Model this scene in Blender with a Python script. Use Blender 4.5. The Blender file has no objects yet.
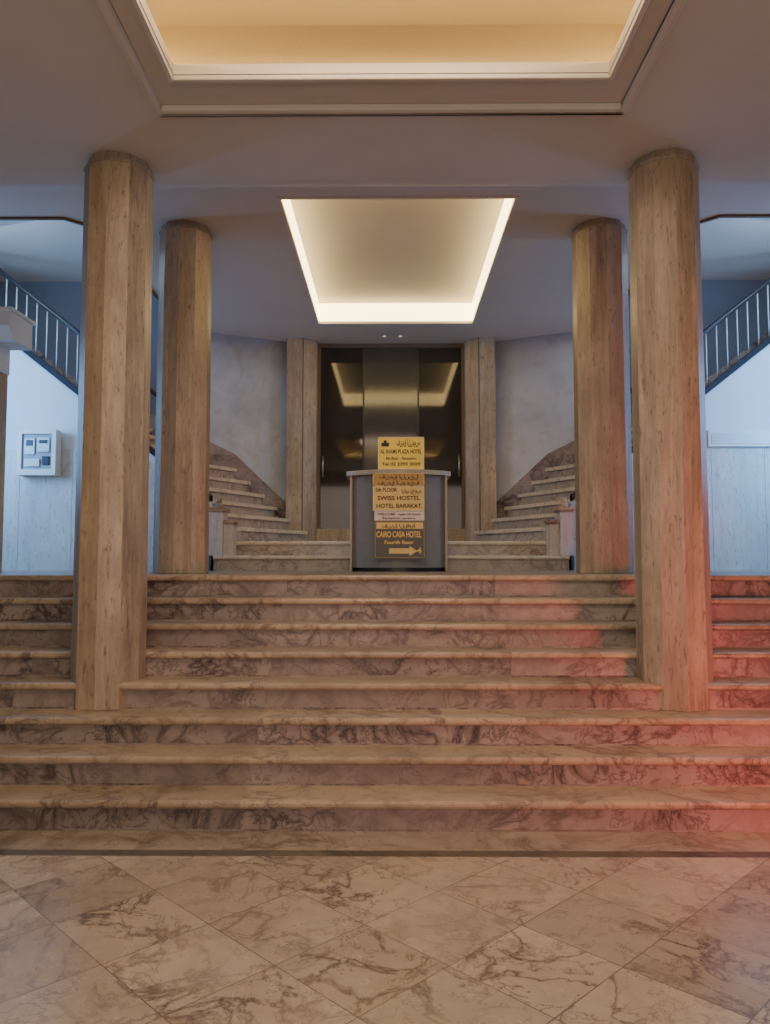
import bpy, bmesh, math, random
from mathutils import Vector, Matrix
random.seed(4)
S = bpy.context.scene
COL = S.collection

# ---------------------------------------------------------------- materials
def new_mat(name):
    m = bpy.data.materials.new(name); m.use_nodes = True
    nt = m.node_tree
    b = nt.nodes['Principled BSDF']
    return m, nt, b
def N(nt, t, **kw):
    n = nt.nodes.new(t)
    for k, v in kw.items():
        setattr(n, k, v)
    return n
def ramp(nt, fac, stops):
    r = N(nt, 'ShaderNodeValToRGB')
    el = r.color_ramp.elements
    while len(el) < len(stops): el.new(0.5)
    for e, (p, c) in zip(el, stops):
        e.position = p; e.color = (c[0], c[1], c[2], 1)
    nt.links.new(fac, r.inputs[0])
    return r.outputs[0]
def math_(nt, op, a, b=None, clamp=False):
    n = N(nt, 'ShaderNodeMath', operation=op, use_clamp=clamp)
    for i, v in enumerate((a, b)):
        if v is None: continue
        if isinstance(v, (int, float)): n.inputs[i].default_value = v
        else: nt.links.new(v, n.inputs[i])
    return n.outputs[0]
def mixc(nt, f, a, b, mode='MIX'):
    n = N(nt, 'ShaderNodeMix', data_type='RGBA', blend_type=mode)
    for i, v in ((0, f), (6, a), (7, b)):
        if isinstance(v, (int, float)): n.inputs[i].default_value = v
        elif isinstance(v, tuple): n.inputs[i].default_value = (*v, 1)
        else: nt.links.new(v, n.inputs[i])
    return n.outputs[2]
def noise(nt, vec, scale, detail=6, rough=.6, dist=0.):
    n = N(nt, 'ShaderNodeTexNoise')
    n.inputs['Scale'].default_value = scale; n.inputs['Detail'].default_value = detail
    n.inputs['Roughness'].default_value = rough; n.inputs['Distortion'].default_value = dist
    nt.links.new(vec, n.inputs['Vector'])
    return n.outputs['Fac']

def marble(name, light, mid, vein, rough=.25, vscale=1.6, vwidth=.05, vamt=.9, cell=None, grout=None,
           stretch=(1, 1, 1), tilevar=.25, bond=0., dist=1.2):
    m, nt, b = new_mat(name)
    tc = N(nt, 'ShaderNodeTexCoord').outputs['Object']
    mp = N(nt, 'ShaderNodeMapping'); mp.inputs['Scale'].default_value = stretch
    nt.links.new(tc, mp.inputs[0]); vec = mp.outputs[0]
    tilerand = None; g = None
    if cell:
        rot, sc, loc = cell
        cm = N(nt, 'ShaderNodeMapping')
        cm.inputs['Rotation'].default_value = (0, 0, rot)
        nt.links.new(tc, cm.inputs[0])
        c2 = N(nt, 'ShaderNodeMapping'); c2.inputs['Scale'].default_value = sc; c2.inputs['Location'].default_value = loc
        nt.links.new(cm.outputs[0], c2.inputs[0])
        cv_ = c2.outputs[0]
        if bond:
            s0 = N(nt, 'ShaderNodeSeparateXYZ'); nt.links.new(cv_, s0.inputs[0])
            x_ = math_(nt, 'ADD', s0.outputs[0], math_(nt, 'MULTIPLY', math_(nt, 'FLOOR', s0.outputs[1]), bond))
            cb = N(nt, 'ShaderNodeCombineXYZ'); nt.links.new(x_, cb.inputs[0]); nt.links.new(s0.outputs[1], cb.inputs[1]); nt.links.new(s0.outputs[2], cb.inputs[2])
            cv_ = cb.outputs[0]
        fl = N(nt, 'ShaderNodeVectorMath', operation='FLOOR'); nt.links.new(cv_, fl.inputs[0])
        wn = N(nt, 'ShaderNodeTexWhiteNoise', noise_dimensions='3D'); nt.links.new(fl.outputs[0], wn.inputs[0])
        tilerand = wn.outputs['Value']
        sc_ = N(nt, 'ShaderNodeVectorMath', operation='SCALE'); sc_.inputs['Scale'].default_value = 30
        nt.links.new(wn.outputs['Color'], sc_.inputs[0])
        vr = N(nt, 'ShaderNodeVectorRotate', rotation_type='Z_AXIS')
        nt.links.new(vec, vr.inputs['Vector'])
        nt.links.new(math_(nt, 'MULTIPLY', tilerand, 6.28 if grout else .4), vr.inputs['Angle'])
        ad = N(nt, 'ShaderNodeVectorMath', operation='ADD')
        nt.links.new(vr.outputs[0], ad.inputs[0]); nt.links.new(sc_.outputs[0], ad.inputs[1])
        vec = ad.outputs[0]
        if grout:
            fr = N(nt, 'ShaderNodeVectorMath', operation='FRACTION'); nt.links.new(cv_, fr.inputs[0])
            sp = N(nt, 'ShaderNodeSeparateXYZ'); nt.links.new(fr.outputs[0], sp.inputs[0])
            gx = math_(nt, 'DIVIDE', sp.outputs[0], sc[0]); gy = math_(nt, 'DIVIDE', sp.outputs[1], sc[1])
            g = math_(nt, 'LESS_THAN', math_(nt, 'MINIMUM', gx, gy), grout)
    broad = noise(nt, vec, 1.3, 5, .6, .8)
    col = ramp(nt, broad, [(.32, mid), (.62, light)])
    fine = noise(nt, vec, 14, 4, .6)
    col = mixc(nt, .35, col, ramp(nt, fine, [(.3, mid), (.7, light)]))
    n1 = noise(nt, vec, vscale, 8, .6, dist)
    v1 = math_(nt, 'ABSOLUTE', math_(nt, 'SUBTRACT', n1, .5))
    mk = ramp(nt, v1, [(0, (1, 1, 1)), (vwidth * .25, (.6, .6, .6)), (vwidth, (0, 0, 0))])
    n2 = noise(nt, vec, vscale * 2.3, 8, .65, dist * .8)
    v2 = math_(nt, 'ABSOLUTE', math_(nt, 'SUBTRACT', n2, .47))
    mk2 = ramp(nt, v2, [(0, (.8, .8, .8)), (vwidth * .5, (0, 0, 0))])
    dens = ramp(nt, noise(nt, vec, .9, 3, .5), [(.38, (0.3, .3, .3)), (.6, (1, 1, 1))])
    mk = math_(nt, 'MAXIMUM', mk, mk2)
    mk = math_(nt, 'MULTIPLY', mk, dens)
    mk = math_(nt, 'MULTIPLY', mk, vamt)
    col = mixc(nt, mk, col, vein)
    if tilerand is not None:
        t = math_(nt, 'ADD', math_(nt, 'MULTIPLY', tilerand, tilevar), 1 - tilevar)
        cc = N(nt, 'ShaderNodeCombineColor')
        for i in range(3): nt.links.new(t, cc.inputs[i])
        col = mixc(nt, 1., col, cc.outputs[0], 'MULTIPLY')
    if g is not None:
        col = mixc(nt, g, col, tuple(x * .4 for x in mid))
    nt.links.new(col, b.inputs['Base Color'])
    rr = math_(nt, 'ADD', math_(nt, 'MULTIPLY', noise(nt, tc, 4, 4), .2), rough - .08)
    nt.links.new(rr, b.inputs['Roughness'])
    return m

def plaster(name, c, var=.12, rough=.8, scale=1.2, stain=None):
    m, nt, b = new_mat(name)
    tc = N(nt, 'ShaderNodeTexCoord').outputs['Object']
    f = noise(nt, tc, scale, 6, .65, .3)
    lo = tuple(x * (1 - var) for x in c)
    col = ramp(nt, f, [(.3, lo), (.65, c)])
    if stain:
        f2 = noise(nt, tc, 3.1, 7, .7, .6)
        col = mixc(nt, math_(nt, 'MULTIPLY', ramp(nt, f2, [(.53, (0, 0, 0)), (.62, (1, 1, 1))]), .55), col, stain)
    nt.links.new(col, b.inputs['Base Color'])
    b.inputs['Roughness'].default_value = rough
    bp = N(nt, 'ShaderNodeBump'); bp.inputs['Strength'].default_value = .08; bp.inputs['Distance'].default_value = .02
    nt.links.new(noise(nt, tc, 30, 4), bp.inputs['Height']); nt.links.new(bp.outputs[0], b.inputs['Normal'])
    return m

def travertine(name, a, c, d, rough=.42, freq=7, off=0.):
    m, nt, b = new_mat(name)
    tc0 = N(nt, 'ShaderNodeTexCoord').outputs['Object']
    o_ = N(nt, 'ShaderNodeVectorMath', operation='ADD'); o_.inputs[1].default_value = (off, off * 1.7, off * .6)
    nt.links.new(tc0, o_.inputs[0]); tc = o_.outputs[0]
    mp = N(nt, 'ShaderNodeMapping'); mp.inputs['Scale'].default_value = (1, 1, .10)
    nt.links.new(tc, mp.inputs[0])
    f1 = noise(nt, mp.outputs[0], freq, 9, .72, .5)
    col = ramp(nt, f1, [(.34, d), (.48, c), (.62, a)])
    f3 = noise(nt, mp.outputs[0], freq * 6, 6, .7, .2)
    col = mixc(nt, .35, col, ramp(nt, f3, [(.35, d), (.6, a)]))
    mp2 = N(nt, 'ShaderNodeMapping'); mp2.inputs['Scale'].default_value = (1, 1, .25)
    nt.links.new(tc, mp2.inputs[0])
    f2 = noise(nt, mp2.outputs[0], 45, 4, .7)
    pit = ramp(nt, f2, [(.34, (1, 1, 1)), (.43, (0, 0, 0))])
    col = mixc(nt, math_(nt, 'MULTIPLY', pit, .7), col, tuple(x * .5 for x in d))
    big = noise(nt, tc, 1.6, 5)
    col = mixc(nt, math_(nt, 'MULTIPLY', ramp(nt, big, [(.42, (0, 0, 0)), (.68, (1, 1, 1))]), .5), col, d)
    nt.links.new(col, b.inputs['Base Color'])
    b.inputs['Roughness'].default_value = rough
    bp = N(nt, 'ShaderNodeBump'); bp.inputs['Strength'].default_value = .2; bp.inputs['Distance'].default_value = .01
    nt.links.new(f2, bp.inputs['Height']); nt.links.new(bp.outputs[0], b.inputs['Normal'])
    return m

def plain(name, c, rough=.5, metal=0., emit=None, es=0.):
    m, nt, b = new_mat(name)
    tc = N(nt, 'ShaderNodeTexCoord').outputs['Object']
    f = noise(nt, tc, 9, 4)
    nt.links.new(ramp(nt, f, [(.3, tuple(x * .88 for x in c)), (.7, c)]), b.inputs['Base Color'])
    b.inputs['Roughness'].default_value = rough; b.inputs['Metallic'].default_value = metal
    if emit:
        b.inputs['Emission Color'].default_value = (*emit, 1); b.inputs['Emission Strength'].default_value = es
    return m

def dim(c, k): return tuple(x * k for x in c)
M = {}
M['floor'] = marble('floor_marble_tiles', (.55, .44, .34), (.38, .285, .215), (.085, .05, .04), rough=.25, vscale=2.3,
                    vwidth=.032, vamt=1., cell=(math.radians(45), (1 / .45, 1 / .45, 0), (.25, .1, .5)), grout=.0045, tilevar=.3, dist=.6)
M['border'] = marble('floor_border_marble', (.44, .36, .28), (.32, .25, .19), (.12, .07, .05), rough=.28,
                     cell=(0, (1 / 1.1, 0, 0), (.2, .5, .5)), dist=.7)
M['band'] = marble('floor_dark_band', (.15, .12, .09), (.09, .07, .05), (.03, .02, .015), rough=.3)
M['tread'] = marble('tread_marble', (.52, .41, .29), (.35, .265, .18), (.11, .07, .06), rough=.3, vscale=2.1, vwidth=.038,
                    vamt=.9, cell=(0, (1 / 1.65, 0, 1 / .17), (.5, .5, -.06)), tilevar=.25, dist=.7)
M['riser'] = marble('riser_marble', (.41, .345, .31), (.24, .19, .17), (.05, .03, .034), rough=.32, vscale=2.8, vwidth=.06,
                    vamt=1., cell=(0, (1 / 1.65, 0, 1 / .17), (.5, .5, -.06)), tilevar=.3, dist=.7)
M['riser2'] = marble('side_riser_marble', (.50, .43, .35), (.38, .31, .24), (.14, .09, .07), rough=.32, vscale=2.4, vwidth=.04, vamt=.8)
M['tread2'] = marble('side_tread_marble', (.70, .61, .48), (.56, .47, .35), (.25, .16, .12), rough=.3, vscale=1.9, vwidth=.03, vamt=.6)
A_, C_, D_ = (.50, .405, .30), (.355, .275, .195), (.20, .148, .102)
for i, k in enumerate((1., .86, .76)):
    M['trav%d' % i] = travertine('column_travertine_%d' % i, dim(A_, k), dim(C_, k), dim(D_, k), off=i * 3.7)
M['trav2'] = travertine('pilaster_travertine', (.54, .43, .30), (.40, .30, .20), (.25, .175, .115), freq=5)
M['wains'] = travertine('wainscot_stone', (.62, .62, .60), (.54, .54, .52), (.42, .42, .40), freq=4)
M['ceil'] = plaster('ceiling_paint', (.62, .57, .535), .06)
M['lid'] = plaster('recess_panel_paint', (.52, .47, .43), .06)
M['trimw'] = plaster('moulding_paint', (.66, .60, .53), .05)
M['cove'] = plaster('cove_paint', (.36, .29, .18), .05)
M['wall'] = plaster('wall_paint', (.56, .54, .52), .1)
M['wallb'] = plaster('wall_paint_blue_grey', (.14, .16, .21), .15)
M['white'] = plaster('stair_side_white_paint', (.62, .68, .74), .08)
M['panel'] = plaster('wall_pale_paint', (.53, .55, .58), .25, .6, 2.2, stain=(.40, .38, .35))
M['led'] = plain('led_diffuser', (.9, .8, .6), emit=(1., .75, .33), es=7.)
M['led2'] = plain('led_strip_gold', (.9, .8, .5), emit=(1., .68, .27), es=45.)
M['steel'] = plain('painted_rail_grey', (.50, .52, .53), .4, .2)
M['dark'] = plain('dark_rail_metal', (.035, .035, .045), .35, .4)
M['brown'] = plain('brown_edge_trim', (.16, .10, .06), .5)
M['granite'] = plain('desk_grey_laminate', (.22, .22, .21), .45)
M['deskrim'] = plain('desk_rim', (.42, .39, .33), .35)
M['whitepl'] = plain('white_plastic', (.72, .72, .70), .4)
M['greypl'] = plain('grey_plastic', (.30, .33, .36), .4)
M['chrome'] = plain('brushed_steel', (.6, .6, .6), .3, 1.)
M['lamp'] = plain('spot_lens', (.9, .8, .6), emit=(1, .8, .5), es=.5)
M['yel'] = plain('sign_yellow', (.98, .82, .10), .35)
M['gold'] = plain('sign_gold', (.38, .24, .05), .35, .2)
M['gold2'] = plain('sign_light_gold', (.80, .62, .18), .35)
M['signw'] = plain('sign_white', (.80, .77, .68), .4)
M['signd'] = plain('sign_dark', (.045, .03, .015), .3)
M['ink'] = plain('sign_ink', (.02, .015, .01), .5)
M['inkg'] = plain('sign_ink_gold', (.9, .66, .12), .4)
m, nt, b = new_mat('bronze_mirror_glass')
tc = N(nt, 'ShaderNodeTexCoord').outputs['Object']
nt.links.new(ramp(nt, noise(nt, tc, 1.5, 3), [(.3, (.035, .028, .022)), (.7, (.055, .045, .035))]), b.inputs['Base Color'])
b.inputs['Metallic'].default_value = .2; b.inputs['Roughness'].default_value = .05
M['glass'] = m
M['glassc'] = plain('grey_brushed_panel', (.085, .08, .072), .10, .3)

# ---------------------------------------------------------------- mesh builder
class MB:
    def __init__(s): s.v = []; s.f = []; s.mi = []; s.mats = []; s.sm = []
    def mat(s, k):
        if k not in s.mats: s.mats.append(k)
        return s.mats.index(k)
    def face(s, pts, k, smooth=False):
        i = len(s.v); s.v += [tuple(p) for p in pts]
        s.f.append(list(range(i, i + len(pts)))); s.mi.append(s.mat(k)); s.sm.append(smooth)
    def poly(s, verts, faces, k, smooth=False):
        i = len(s.v); s.v += [tuple(p) for p in verts]
        for f in faces:
            s.f.append([i + a for a in f]); s.mi.append(s.mat(k)); s.sm.append(smooth)
    def box(s, x0, x1, y0, y1, z0, z1, k):
        if x0 > x1: x0, x1 = x1, x0
        if y0 > y1: y0, y1 = y1, y0
        v = [(x0, y0, z0), (x1, y0, z0), (x1, y1, z0), (x0, y1, z0), (x0, y0, z1), (x1, y0, z1), (x1, y1, z1), (x0, y1, z1)]
        s.poly(v, [(3, 2, 1, 0), (4, 5, 6, 7), (0, 1, 5, 4), (1, 2, 6, 5), (2, 3, 7, 6), (3, 0, 4, 7)], k)
    def prism(s, pts, z0, z1, k, smooth=False, kside=None, top=None):
        n = len(pts)
        area = sum(pts[i][0] * pts[(i + 1) % n][1] - pts[(i + 1) % n][0] * pts[i][1] for i in range(n))
        if area < 0: pts = pts[::-1]
        tp = top or pts
        a = [(p[0], p[1], z0) for p in pts]; c = [(p[0], p[1], z1) for p in tp]
        s.poly(a, [list(range(n))[::-1]], k); s.poly(c, [list(range(n))], k)
        s.poly(a + c, [(i, (i + 1) % n, n + (i + 1) % n, n + i) for i in range(n)], kside or k, smooth)
    def cyl(s, x, y, r, z0, z1, k, n=24, smooth=True, rot=0., r2=None):
        r2 = r if r2 is None else r2
        C = lambda q: [(x + q * math.cos(rot + 2 * math.pi * i / n), y + q * math.sin(rot + 2 * math.pi * i / n)) for i in range(n)]
        s.prism(C(r), z0, z1, k, smooth, top=C(r2))
    def tube(s, p, q, r, k, n=8):
        p = Vector(p); q = Vector(q); d = (q - p).normalized()
        u = d.orthogonal().normalized(); w = d.cross(u)
        A = [p + r * (math.cos(2 * math.pi * i / n) * u + math.sin(2 * math.pi * i / n) * w) for i in range(n)]
        B = [a + (q - p) for a in A]
        s.poly(A, [list(range(n))[::-1]], k); s.poly(B, [list(range(n))], k)
        s.poly(A + B, [(i, (i + 1) % n, n + (i + 1) % n, n + i) for i in range(n)], k, True)
    def profx(s, prof, x0, x1, k):
        n = len(prof)
        a = [(x0, p[0], p[1]) for p in prof]; c = [(x1, p[0], p[1]) for p in prof]
        s.poly(a, [list(range(n))], k); s.poly(c, [list(range(n))[::-1]], k)
        s.poly(a + c, [(i, n + i, n + (i + 1) % n, (i + 1) % n) for i in range(n)], k)
    def obj(s, name, parent=None, bevel=0., mx=False):
        me = bpy.data.meshes.new(name)
        vs = [(-x, y, z) for x, y, z in s.v] if mx else s.v
        fs = [f[::-1] for f in s.f] if mx else s.f
        me.from_pydata(vs, [], fs)
        for k in s.mats: me.materials.append(M[k])
        for p, mi, sm in zip(me.polygons, s.mi, s.sm): p.material_index = mi; p.use_smooth = sm
        bm = bmesh.new(); bm.from_mesh(me)
        bmesh.ops.remove_doubles(bm, verts=bm.verts, dist=1e-5)
        bm.to_mesh(me); bm.free(); me.update()
        o = bpy.data.objects.new(name, me); COL.objects.link(o)
        if parent: o.parent = parent
        if bevel:
            md = o.modifiers.new('bevel', 'BEVEL'); md.width = bevel; md.segments = 2; md.limit_method = 'ANGLE'; md.angle_limit = math.radians(50)
        return o
def empty(name, loc=(0, 0, 0)):
    o = bpy.data.objects.new(name, None); COL.objects.link(o); o.empty_display_size = .2
    return o

# ---------------------------------------------------------------- dims
R, T, Y0 = .17, .26, 4.31
HW = 5.6; YF = -3.; YB = 10.75; ZP = 8 * R
ZC1, ZC2, ZC3 = 4.25, 4.56, 5.23

# floor
f = MB()
f.face([(-HW, YF, 0), (HW, YF, 0), (HW, 3.95, 0), (-HW, 3.95, 0)], 'floor')
f.face([(-HW, 3.95, 0), (HW, 3.95, 0), (HW, 4.03, 0), (-HW, 4.03, 0)], 'band')
f.face([(-HW, 4.03, 0), (HW, 4.03, 0), (HW, Y0 + .05, 0), (-HW, Y0 + .05, 0)], 'border')
f.obj('floor')

# grand staircase
def nosing(mb, x0, x1, yf, yb, z, k='tread', th=.045, ov=.035):
    y = yf - ov; r = th * .35
    prof = [(y + r, z - th), (y + r * .3, z - th + r * .3), (y, z - th + r), (y, z - r), (y + r * .3, z - r * .3), (y + r, z), (yb, z), (yb, z - th)]
    mb.profx(prof, x0, x1, k)
st = MB()
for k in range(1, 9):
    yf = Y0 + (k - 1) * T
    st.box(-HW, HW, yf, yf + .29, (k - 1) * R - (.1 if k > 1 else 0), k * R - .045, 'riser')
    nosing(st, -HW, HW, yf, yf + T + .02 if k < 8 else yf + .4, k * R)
st.obj('marble_staircase')
pf = MB(); pf.box(-HW, HW, Y0 + 7 * T + .38, 11.2, ZP - .06, ZP, 'border'); pf.obj('floor_landing')

# dais (two steps behind desk)
d = MB()
XD = 1.98
d.box(-XD, XD, 8.60, 9.2, ZP, ZP + R - .045, 'riser2'); nosing(d, -XD, XD, 8.60, 9.0, ZP + R, 'tread2')
d.box(-XD, XD, 8.95, YB, ZP, ZP + 2 * R - .045, 'riser2'); nosing(d, -XD, XD, 8.95, YB, ZP + 2 * R, 'tread2')
d.obj('dais_steps')
ZD = ZP + 2 * R

# ---------------------------------------------------------------- side stairs
WP = [(-1.40, 10.75), (-1.7, 10.62), (-2.0, 10.47), (-2.4, 10.28), (-2.8, 10.17), (-3.3, 10.15), (-HW, 10.15)]
def wy(x):
    for (a, ya), (b_, yb) in zip(WP, WP[1:]):
        if b_ <= x <= a: return ya + (yb - ya) * (x - a) / (b_ - a)
    return 10.15 if x < -2 else 10.75
def zline(x): return 1.70 + .79 * (-x - 1.6)
OUT = [(-1.16, 10.42), (-1.40, 10.50), (-1.60, wy(-1.60) - .012)]
for i in range(4, 20):
    inn = -1.80 - .215 * (i - 1)
    x = max(OUT[-1][0] - (.175 if i < 7 else .36), inn - .12)
    OUT.append((x, wy(x) - .012))
for side, mx in (('left', False), ('right', True)):
    s = MB()
    for n in range(1, 19):
        z = ZD + n * R
        def inner(i): return (-1.80 - .215 * (i - 1), 9.10)
        if n + 1 > len(OUT) or OUT[n][0] < -HW + .02: break
        a, b_, c, e = inner(n), OUT[n - 1], OUT[n], inner(n + 1)
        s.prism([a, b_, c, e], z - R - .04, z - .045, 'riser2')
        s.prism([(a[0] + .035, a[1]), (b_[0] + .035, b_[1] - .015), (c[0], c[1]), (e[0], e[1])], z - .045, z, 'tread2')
    pts = []
    for i in range(3, 17):
        x = OUT[i - 1][0]
        if x < -HW: break
        pts.append((x, wy(x), ZD + i * R))
    pts.insert(0, (-1.445, wy(-1.445), ZD + 2 * R + .03))
    for (x, y, z), (x2, y2, z2) in zip(pts, pts[1:]):
        s.poly([(x, y - .03, z - .1), (x2, y2 - .03, z2 - .1), (x2, y2 - .03, z2 + .20), (x, y - .03, z + .20), (x, y, z + .20), (x2, y2, z2 + .20)],
               [(0, 1, 2, 3), (3, 2, 5, 4)], 'riser')
    s.obj('side_staircase', mx=mx)
    w = MB()
    xe = -HW
    zt = lambda x: zline(x) + .12
    xs = -2.12
    def slab(x0, x1, z0, f1, k, y0, y1):
        v = [(x0, y0, z0), (x1, y0, z0), (x1, y0, f1(x1)), (x0, y0, f1(x0)), (x0, y1, z0), (x1, y1, z0), (x1, y1, f1(x1)), (x0, y1, f1(x0))]
        w.poly(v, [(0, 3, 2, 1), (4, 5, 6, 7), (3, 7, 6, 2), (0, 4, 7, 3), (1, 2, 6, 5), (0, 1, 5, 4)], k)
    slab(xs, xe, ZP, zt, 'white', 9.0, 9.1)
    w.poly([(xs, 8.985, zt(xs) - .06), (xe, 8.985, zt(xe) - .06), (xe, 8.985, zt(xe) + .02), (xs, 8.985, zt(xs) + .02),
            (xs, 9.115, zt(xs) - .06), (xe, 9.115, zt(xe) - .06), (xe, 9.115, zt(xe) + .02), (xs, 9.115, zt(xs) + .02)],
           [(0, 3, 2, 1), (4, 5, 6, 7), (3, 7, 6, 2), (0, 4, 7, 3), (1, 2, 6, 5), (0, 1, 5, 4)], 'dark')
    w.obj('wall_stair_spandrel_' + side, mx=mx)
    q = MB()
    ztw = 2.78
    xw = xs
    x = -HW
    while x < xw - .05:
        x1 = min(x + .62, xw)
        top0 = min(ztw, zt(x) - .07); top1 = min(ztw, zt(x1 - .004) - .07)
        q.poly([(x, 8.97, ZP), (x1 - .004, 8.97, ZP), (x1 - .004, 8.97, top1), (x, 8.97, top0),
                (x, 9.0, ZP), (x1 - .004, 9.0, ZP), (x1 - .004, 9.0, top1), (x, 9.0, top0)],
               [(0, 1, 2, 3), (3, 2, 6, 7), (1, 5, 6, 2), (0, 3, 7, 4)], 'wains')
        x = x1
    q.obj('trim_wainscot_' + side, mx=mx)
    r = MB()
    zr = lambda x: zline(x) + .80
    rs = -2.22
    r.tube((rs, 9.05, zr(rs)), (xe, 9.05, zr(xe)), .028, 'dark', 10)
    x = rs - .03
    while x > xe + .05:
        r.tube((x, 9.05, zt(x) + .01), (x, 9.05, zr(x)), .009, 'steel', 6)
        x -= .125
    r.tube((rs, 9.05, zt(rs)), (rs, 9.05, zr(rs)), .022, 'steel', 8)
    r.obj('stair_railing', mx=mx)
    p = MB()
    zb = ZP + R
    p.box(-2.05, -1.90, 8.66, 8.94, zb, zb + .50, 'wains'); p.box(-2.07, -1.88, 8.64, 8.96, zb + .50, zb + .545, 'tread')
    p.box(-1.90, -1.79, 8.70, 8.92, zb, zb + .36, 'wains'); p.box(-1.90, -1.77, 8.68, 8.935, zb + .36, zb + .40, 'tread')
    p.cyl(-1.975, 8.8, .05, zb + .545, zb + .60, 'tread', 16); p.cyl(-1.975, 8.8, .035, zb + .60, zb + .66, 'tread', 16)
    p.obj('newel_pedestal', bevel=.006, mx=mx)
    for nm, lo, hi, key in (('wall_curved_', 0, 4, 'panel'), ('wall_stairwell_', 4, 6, 'wallb')):
        c = MB()
        P = WP[lo:hi + 1]
        for (xa, ya), (xb, yb) in zip(P, P[1:]):
            c.poly([(xa, ya, ZP), (xb, yb, ZP), (xb, yb, ZC3), (xa, ya, ZC3), (xa, ya + .2, ZP), (xb, yb + .2, ZP), (xb, yb + .2, ZC3), (xa, ya + .2, ZC3)],
                   [(0, 3, 2, 1), (4, 5, 6, 7), (3, 7, 6, 2)], key, lo == 0)
        c.obj(nm + side, mx=mx)

# ---------------------------------------------------------------- walls
w = MB(); w.box(-HW - .2, -HW, YF, 11.4, 0, 5.5, 'wall'); w.obj('wall_left')
w = MB(); w.box(HW, HW + .2, YF, 11.4, 0, 5.5, 'wall'); w.obj('wall_right')
w = MB(); w.box(-HW - .2, HW + .2, YF - .2, YF, 0, 5.5, 'wall'); w.obj('wall_front')
w = MB(); w.box(-HW - .2, HW + .2, 11.2, 11.4, 0, 5.5, 'wall'); w.obj('wall_back')

# ---------------------------------------------------------------- ceiling
c = MB()
def cell(x0, x1, y0, y1, z0, z1=None, k='ceil'):
    z1 = z0 if z1 is None else z1
    c.face([(x0, y0, z0), (x0, y1, z1), (x1, y1, z1), (x1, y0, z0)], k)
OX, OY0, OY1 = 1.243, .9, 4.225
SL0, SL1 = 5.45, 6.25
cell(-HW, -OX, YF, SL0, ZC1); cell(OX, HW, YF, SL0, ZC1)
cell(-OX, OX, YF, OY0, ZC1); cell(-OX, OX, OY1, SL0, ZC1)
NS = 10
for i in range(NS):
    t0, t1 = i / NS, (i + 1) / NS
    e = lambda t: ZC1 + (ZC2 - ZC1) * (t * t * (3 - 2 * t))
    yy = lambda t: SL0 + (SL1 - SL0) * t
    c.face([(-HW, yy(t0), e(t0)), (-HW, yy(t1), e(t1)), (HW, yy(t1), e(t1)), (HW, yy(t0), e(t0))], 'ceil', True)
RC, RX, RY0, RY1 = .06, 1.01, 6.37, 9.85
VX, VY = 2.72, 6.72; CH = .22
cell(-HW, HW, SL1, RY0, ZC2)
cell(-HW, RC - RX, RY0, VY, ZC2); cell(RC + RX, HW, RY0, VY, ZC2)
cell(-VX, RC - RX, VY, 11.2, ZC2); cell(RC + RX, VX, VY, 11.2, ZC2)
cell(RC - RX, RC + RX, RY1, 11.2, ZC2)
c.face([(RC - RX, RY0, ZC2 + .27), (RC - RX, RY1, ZC2 + .27), (RC + RX, RY1, ZC2 + .27), (RC + RX, RY0, ZC2 + .27)], 'lid')
for sx in (-1, 1):
    c.face([(sx * VX, VY, ZC2), (sx * (VX + CH), VY, ZC2), (sx * VX, VY + CH, ZC2)], 'ceil')
    c.face([(sx * (VX + CH), VY, ZC2), (sx * VX, VY + CH, ZC2), (sx * VX, VY + CH, ZC3), (sx * (VX + CH), VY, ZC3)], 'ceil')
    c.face([(sx * VX, VY + CH, ZC2), (sx * VX, 11.2, ZC2), (sx * VX, 11.2, ZC3), (sx * VX, VY + CH, ZC3)], 'ceil')
    c.face([(sx * (VX + CH), VY, ZC2), (sx * HW, VY, ZC2), (sx * HW, VY, ZC3), (sx * (VX + CH), VY, ZC3)], 'ceil')
    c.face([(sx * VX, VY, ZC3), (sx * VX, 11.2, ZC3), (sx * HW, 11.2, ZC3), (sx * HW, VY, ZC3)], 'ceil')
c.box(-HW - .2, HW + .2, YF - .2, 11.4, 5.5, 5.6, 'ceil')
c.obj('ceiling')
for side, sx in (('left', -1), ('right', 1)):
    t = MB()
    t.box(sx * (VX + CH), sx * HW, VY, VY + .03, ZC2 - .02, ZC2 + .04, 'brown')
    t.prism([(sx * (VX + CH), VY), (sx * (VX + CH), VY + .04), (sx * (VX + .03), VY + CH), (sx * VX, VY + CH)], ZC2 - .02, ZC2 + .04, 'brown')
    t.box(sx * VX, sx * (VX + .03), VY + CH, 10.14, ZC2 - .02, ZC2 + .04, 'brown')
    t.obj('trim_void_' + side)

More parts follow.
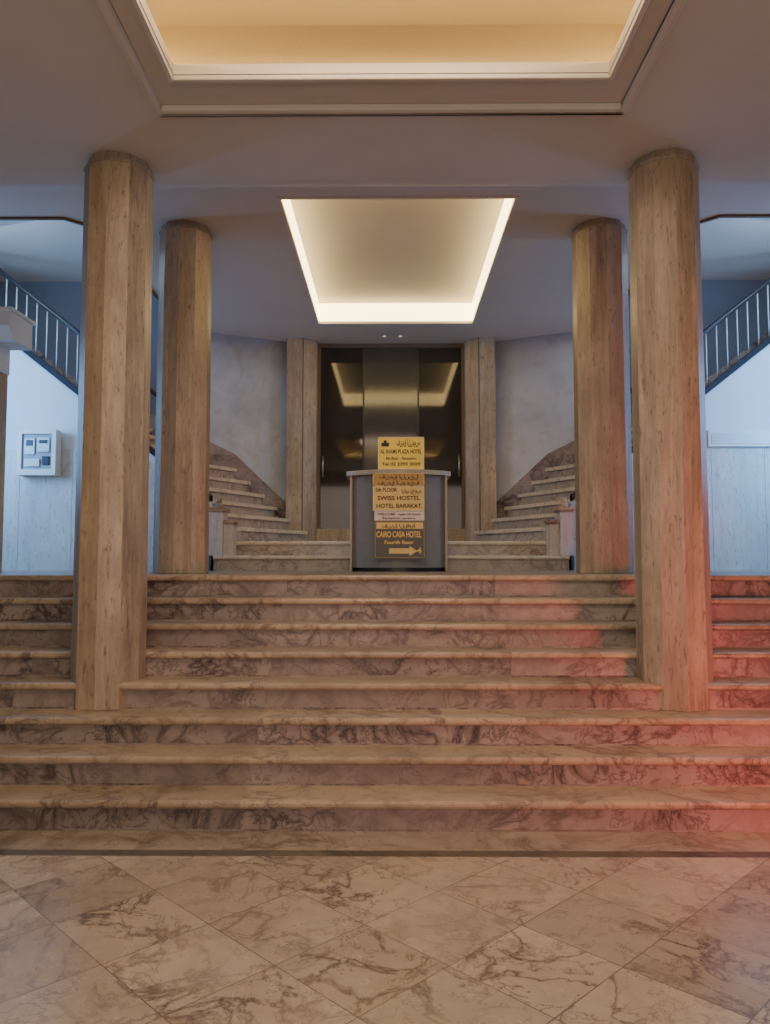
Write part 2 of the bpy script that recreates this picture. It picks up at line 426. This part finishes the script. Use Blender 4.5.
def loop(x, y0, y1, z): return [(-x, y0, z), (x, y0, z), (x, y1, z), (-x, y1, z)]
cv = MB()
prof = [(0, 0), (0, .06), (.24, .06), (.24, .46), (.22, .56), (.15, .67), (.03, .76), (-.14, .84), (-.38, .89), (-.75, .91)]
prof = [(a, ZC1 + b_) for a, b_ in prof]
for i, ((o1, z1), (o2, z2)) in enumerate(zip(prof, prof[1:])):
    A = loop(OX + o1, OY0 - o1, OY1 + o1, z1); B = loop(OX + o2, OY0 - o2, OY1 + o2, z2)
    for j in range(4):
        cv.face([A[j], A[(j + 1) % 4], B[(j + 1) % 4], B[j]], 'trimw' if i < 2 else 'cove', i > 2)
o, z = prof[-1]
cv.face(loop(OX + o, OY0 - o, OY1 + o, z), 'cove')
cv.obj('ceiling_recess_cove')
mf = MB()
def ring(mb, cx_, ox, oy0, oy1, wx, wy_, z0, z1, k):
    a = (cx_ - ox - wx, cx_ + ox + wx, oy0 - wy_, oy1 + wy_)
    mb.box(a[0], cx_ - ox, a[2], a[3], z0, z1, k); mb.box(cx_ + ox, a[1], a[2], a[3], z0, z1, k)
    mb.box(cx_ - ox, cx_ + ox, a[2], oy0, z0, z1, k); mb.box(cx_ - ox, cx_ + ox, oy1, a[3], z0, z1, k)
ring(mf, 0, OX + .004, OY0 - .004, OY1 + .004, .03, .035, ZC1 - .03, ZC1, 'trimw')
ring(mf, 0, 1.40, .66, 4.515, .03, .04, ZC1 - .04, ZC1, 'trimw')
ring(mf, 0, 1.43, .62, 4.555, .03, .05, ZC1 - .022, ZC1, 'trimw')
mf.obj('trim_recess_moulding', bevel=.008)
ls = MB()
ring(ls, 0, OX + .19, OY0 - .19, OY1 + .19, .025, .025, ZC1 + .07, ZC1 + .09, 'led2')
ls.obj('led_strip_light')
l2 = MB()
z0, z1 = ZC2 + .02, ZC2 + .26
l2.box(RC - RX, RC - RX + .015, RY0, RY1, z0, z1, 'led'); l2.box(RC + RX - .015, RC + RX, RY0, RY1, z0, z1, 'led')
l2.box(RC - RX + .015, RC + RX - .015, RY1 - .015, RY1, z0, z1, 'led')
l2.box(RC - RX + .015, RC + RX - .015, RY0, RY0 + .015, z0, z1, 'led')
l2.obj('led_cove_light')
t = MB()
ring(t, RC, RX - .012, RY0 + .012, RY1 - .012, .03, .03, ZC2 - .012, ZC2 + .02, 'trimw'); t.obj('trim_light_recess')

for x in (-.09, .13):
    sp = MB(); sp.cyl(x, 10.35, .035, ZC2 - .03, ZC2, 'chrome', 20); sp.cyl(x, 10.35, .025, ZC2 - .034, ZC2 - .03, 'lamp', 20)
    sp.obj('ceiling_spotlight')

# ---------------------------------------------------------------- columns
def column(x, y, zb, zt, r, r2, pat):
    m_ = MB()
    n = 10; rot = math.pi / n
    C = lambda q, z: [(x + q * math.cos(rot + 2 * math.pi * i / n), y + q * math.sin(rot + 2 * math.pi * i / n), z) for i in range(n)]
    A = C(r, zb); B = C(r2, zt - .075)
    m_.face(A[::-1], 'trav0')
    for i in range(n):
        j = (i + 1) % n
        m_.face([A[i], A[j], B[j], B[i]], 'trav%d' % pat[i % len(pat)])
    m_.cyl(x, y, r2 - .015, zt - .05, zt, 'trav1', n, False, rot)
    m_.cyl(x, y, r2 + .008, zt - .075, zt - .05, 'trav1', n, False, rot)
    return m_.obj('stone_column', bevel=.004)
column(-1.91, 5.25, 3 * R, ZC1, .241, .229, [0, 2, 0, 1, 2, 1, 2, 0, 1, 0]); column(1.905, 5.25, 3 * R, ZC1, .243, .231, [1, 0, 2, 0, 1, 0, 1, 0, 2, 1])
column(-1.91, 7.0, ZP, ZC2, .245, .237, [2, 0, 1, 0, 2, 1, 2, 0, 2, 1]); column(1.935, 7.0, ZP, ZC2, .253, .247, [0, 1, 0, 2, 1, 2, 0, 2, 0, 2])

# ---------------------------------------------------------------- niche: piers and doors
for mx in (False, True):
    p = MB()
    p.prism([(-1.445, 10.52), (-1.21, 10.52), (-1.04, 10.66), (-1.04, 11.2), (-1.445, 11.2)], ZD, ZC2, 'trav2')
    p.box(-1.225, -1.21, 10.512, 10.53, ZD, ZC2, 'brown')
    p.obj('pilaster', bevel=.004, mx=mx)
dr = MB()
for sx in (-1, 1):
    a, b_ = sx * 1.04, sx * .38
    dr.box(a, b_, 10.84, 10.88, ZD + .22, ZC2 - .06, 'glass')
    dr.box(a, b_, 10.78, 10.9, ZD, ZD + .22, 'trav2')
    dr.box(a, sx * 1.0, 10.80, 10.9, ZD + .22, ZC2 - .06, 'brown')
    dr.box(sx * .40, sx * .375, 10.81, 10.9, ZD + .22, ZC2 - .06, 'dark')
    dr.tube((sx * .96, 10.78, ZD + .95), (sx * .96, 10.78, ZD + 1.25), .014, 'chrome')
    dr.tube((sx * .96, 10.78, ZD + .98), (sx * .96, 10.85, ZD + .98), .008, 'chrome')
    dr.tube((sx * .96, 10.78, ZD + 1.22), (sx * .96, 10.85, ZD + 1.22), .008, 'chrome')
dr.box(-.375, .375, 10.80, 10.9, ZD, ZC2 - .06, 'glassc')
dr.box(-1.04, 1.04, 10.80, 10.9, ZC2 - .06, ZC2, 'brown')
dr.obj('door_1')

# ---------------------------------------------------------------- reception desk
DX = .08
desk = empty('reception_desk')
b1 = MB()
def arc(hw, yf, ys, yb, n=14):
    pts = []
    for i in range(n + 1):
        t = -1 + 2 * i / n
        pts.append((DX + t * hw, yf + (ys - yf) * (t * t)))
    return pts + [(DX + hw, yb), (DX - hw, yb)]
b1.prism(arc(.505, 7.97, 8.17, 8.5), ZP + .04, 2.37, 'granite')
b1.prism(arc(.485, 7.99, 8.19, 8.48), ZP, ZP + .04, 'dark')
b1.obj('body', desk)
b2 = MB()
b2.prism(arc(.555, 7.92, 8.14, 8.54), 2.37, 2.42, 'deskrim')
b2.box(DX - .515, DX - .49, 8.12, 8.5, ZP, 2.37, 'deskrim'); b2.box(DX + .49, DX + .515, 8.12, 8.5, ZP, 2.37, 'deskrim')
b2.obj('top', desk, bevel=.006)

# ---------------------------------------------------------------- signs
def text(body, x, y, z, size, mat, parent, name, maxw=None):
    cu = bpy.data.curves.new(name, 'FONT'); cu.body = body; cu.size = size; cu.align_x = 'CENTER'; cu.align_y = 'CENTER'
    cu.extrude = .001; cu.offset = size * .02
    ob = bpy.data.objects.new(name, cu); COL.objects.link(ob)
    bpy.context.view_layer.update()
    dg = bpy.context.evaluated_depsgraph_get()
    me = bpy.data.meshes.new_from_object(ob.evaluated_get(dg))
    bpy.data.objects.remove(ob)
    if not me.vertices: return
    xs = [v.co.x for v in me.vertices]; wd = max(xs) - min(xs)
    s = 1. if not maxw else min(1.6, maxw / max(wd, 1e-4))
    mt = Matrix.Translation((x, y, z)) @ Matrix.Rotation(math.radians(90), 4, 'X') @ Matrix.Diagonal((s, 1, 1, 1))
    me.transform(mt); me.materials.clear(); me.materials.append(M[mat])
    o = bpy.data.objects.new(name, me); COL.objects.link(o); o.parent = parent
def sign(name, x0, x1, z0, z1, y, k, edge=None):
    e = empty(name)
    b = MB(); b.box(x0, x1, y, y + .012, z0, z1, k)
    if edge:
        t = .006
        b.box(x0, x1, y - .003, y, z0, z0 + t, edge); b.box(x0, x1, y - .003, y, z1 - t, z1, edge)
        b.box(x0, x0 + t, y - .003, y, z0, z1, edge); b.box(x1 - t, x1, y - .003, y, z0, z1, edge)
    b.obj('board', e)
    return e
SY = 7.905
cx = .08
e = sign('hotel_sign', -.135, .345, 2.42, 2.76, 7.96, 'yel', 'signw')
text('\u0641\u0646\u062f\u0642 \u0627\u0644\u0634\u0645\u0633', .18, 7.958, 2.70, .085, 'ink', e, 'arabic_text', .24)
text('AL SHAMS PLAZA HOTEL', .105, 7.958, 2.605, .06, 'ink', e, 'name_text', .43)
text('4th floor - Reception', .105, 7.958, 2.535, .04, 'ink', e, 'floor_text', .32)
text('Tel 02 2395 2029', .105, 7.958, 2.475, .045, 'ink', e, 'phone_text', .40)
b = MB(); b.prism([(-.10, 7.957), (-.02, 7.957), (-.02, 7.96), (-.10, 7.96)], 2.66, 2.70, 'ink'); b.prism([(-.075, 7.957), (-.045, 7.957), (-.045, 7.96), (-.075, 7.96)], 2.70, 2.725, 'ink'); b.obj('logo', e)
b = MB(); b.box(-.10, .31, 7.972, 8.06, 2.42, 2.43, 'dark'); b.box(.08, .13, 7.972, 7.99, 2.42, 2.70, 'dark'); b.obj('stand', e)
e = sign('hotel_sign', -.187, .343, 2.245, 2.375, SY, 'gold', 'gold2')
text('\u0641\u0646\u062f\u0642 \u0627\u0644\u0646\u064a\u0644', cx, SY - .002, 2.34, .06, 'ink', e, 'arabic_text', .40)
text('\u0641\u0646\u062f\u0642 \u0627\u0628\u0648 \u0647\u064a\u0641', cx, SY - .002, 2.275, .06, 'ink', e, 'name_text', .42)
e = sign('hotel_sign', -.187, .343, 1.985, 2.24, SY, 'gold2', 'signw')
text('5th FLOOR', -.05, SY - .002, 2.20, .055, 'ink', e, 'floor_text', .22)
text('\u0627\u0644\u062f\u0648\u0631 \u0627\u0644\u062e\u0627\u0645\u0633', .21, SY - .002, 2.19, .055, 'ink', e, 'arabic_text', .2)
text('SWISS HOSTEL', cx, SY - .002, 2.115, .06, 'ink', e, 'name_text', .44)
text('HOTEL BARAKAT', cx, SY - .002, 2.035, .06, 'ink', e, 'name_text_b', .46)
e = sign('hotel_sign', -.17, .343, 1.885, 1.98, SY, 'signw')
text('WELCOME - open 24 hours', cx, SY - .002, 1.95, .035, 'ink', e, 'text_a', .44)
text('Reception upstairs', cx, SY - .002, 1.91, .03, 'ink', e, 'text_b', .34)
e = sign('hotel_sign', -.165, .343, 1.50, 1.875, SY, 'signd', 'gold')
b = MB()
b.box(-.15, .33, SY - .003, SY - .0005, 1.80, 1.865, 'gold2')
b.box(-.02, .19, SY - .004, SY - .0005, 1.545, 1.60, 'gold2')
b.poly([(.19, SY - .004, 1.52), (.27, SY - .004, 1.572), (.19, SY - .004, 1.625)], [(0, 1, 2)], 'gold2')
b.obj('arrow', e)
text('\u0641\u0646\u062f\u0642 \u0627\u0644\u0642\u0627\u0647\u0631\u0629', cx, SY - .005, 1.83, .05, 'ink', e, 'arabic_text', .34)
text('CAIRO CASA HOTEL', cx, SY - .002, 1.74, .085, 'inkg', e, 'name_text', .46)
text('Fourth floor', cx, SY - .002, 1.66, .05, 'inkg', e, 'floor_text', .3)
text('4', .29, SY - .002, 1.575, .09, 'inkg', e, 'number_text')

# ---------------------------------------------------------------- meter cabinet
g = MB()
x0, x1, z0, z1, y = -4.33, -3.88, 2.46, 2.99, 8.82
g.box(x0, x1, y + .03, 8.97, z0, z1, 'whitepl')
for a in ((x0, x0 + .05, z0, z1), (x1 - .05, x1, z0, z1), (x0 + .05, x1 - .05, z0, z0 + .07), (x0 + .05, x1 - .05, z1 - .05, z1)):
    g.box(a[0], a[1], y, y + .03, a[2], a[3], 'whitepl')
g.box(x0 + .05, x1 - .05, y + .022, y + .03, z0 + .07, z1 - .05, 'greypl')
g.box(x0 + .08, x0 + .20, y + .006, y + .024, z0 + .24, z1 - .10, 'steel'); g.box(x0 + .23, x1 - .08, y + .006, y + .024, z0 + .27, z1 - .09, 'steel')
g.box(x0 + .10, x0 + .18, y + .002, y + .008, z0 + .34, z1 - .12, 'dark'); g.box(x0 + .25, x1 - .10, y + .002, y + .008, z0 + .37, z1 - .12, 'dark')
g.box(x0 + .08, x0 + .26, y + .004, y + .024, z0 + .10, z0 + .19, 'steel'); g.box(x0 + .29, x1 - .08, y + .004, y + .024, z0 + .12, z0 + .22, 'dark')
g.obj('electric_meter_cabinet', bevel=.004)
g = MB()
g.box(3.70, 4.50, 8.93, 8.97, 2.80, 2.99, 'whitepl'); g.box(3.73, 4.47, 8.925, 8.93, 2.83, 2.96, 'steel'); g.obj('notice_board', bevel=.004)

for mx in (False, True):
    p = MB(); p.box(-4.6, -3.87, 7.35, 7.65, ZP, 3.34, 'trav2')
    p.box(-4.6, -3.86, 7.34, 7.66, 3.34, 3.60, 'white')
    if not mx:
        p.profx([(7.28, 3.60), (7.20, 3.72), (7.20, 3.86), (7.66, 3.86), (7.66, 3.60)], -4.6, -3.64, 'white')
        p.box(-4.6, -3.61, 7.17, 7.68, 3.86, 3.89, 'white')
    p.obj('partition_pier', mx=mx)

# ---------------------------------------------------------------- lights
def area(name, loc, tgt, sx, sy, col, pw, spread=180):
    L = bpy.data.lights.new(name, 'AREA'); L.shape = 'RECTANGLE'; L.size = sx; L.size_y = sy; L.color = col; L.energy = pw; L.spread = math.radians(spread)
    o = bpy.data.objects.new(name, L); COL.objects.link(o); o.location = loc
    o.rotation_euler = (Vector(tgt) - Vector(loc)).to_track_quat('-Z', 'Y').to_euler()
    return o
area('front_fill', (0, YF + .3, 2.2), (0, 6, 1.4), 5, 3.2, (1., .87, .75), 115)  # added fill lamp behind the camera; no doorway is built there
area('recess_fill', (0, 2.6, ZC1 + .3), (0, 2.6, 0), 1.6, 2.4, (1., .80, .58), 112)  # added fill hidden in the recess, boosts its light down into the room
area('window_light_left', (-5.45, 7.7, 3.1), (-3.2, 9.2, 2.6), 1.4, 1.4, (.20, .50, 1.), 140)
area('window_light_right', (5.45, 7.7, 3.1), (3.2, 9.2, 2.6), 1.4, 1.4, (.20, .50, 1.), 140)
area('stairwell_light_left', (-4.4, 8.2, 5.1), (-4.0, 9.4, 3), 1.5, 1.2, (.6, .76, 1.), 40)
area('stairwell_light_right', (4.4, 8.2, 5.1), (4.0, 9.4, 3), 1.5, 1.2, (.6, .76, 1.), 40)
area('red_neon_light', (3.2, 1.9, .9), (2.5, 5.0, .3), .9, .6, (1., .16, .13), 36, 110)
W = bpy.data.worlds.new('world'); S.world = W; W.use_nodes = True
W.node_tree.nodes['Background'].inputs[0].default_value = (.6, .7, .9, 1); W.node_tree.nodes['Background'].inputs[1].default_value = .3

# ---------------------------------------------------------------- camera
cam = bpy.data.cameras.new('camera'); co = bpy.data.objects.new('camera', cam); COL.objects.link(co)
cam.sensor_fit = 'VERTICAL'; cam.sensor_height = 24; cam.lens = 24 * 770 / 1024
co.location = (0, 0, 1.48)
yaw = math.atan(6 / 770)
co.rotation_euler = (math.radians(90 + 3.57), 0, yaw)
cam.clip_start = .05
S.camera = co
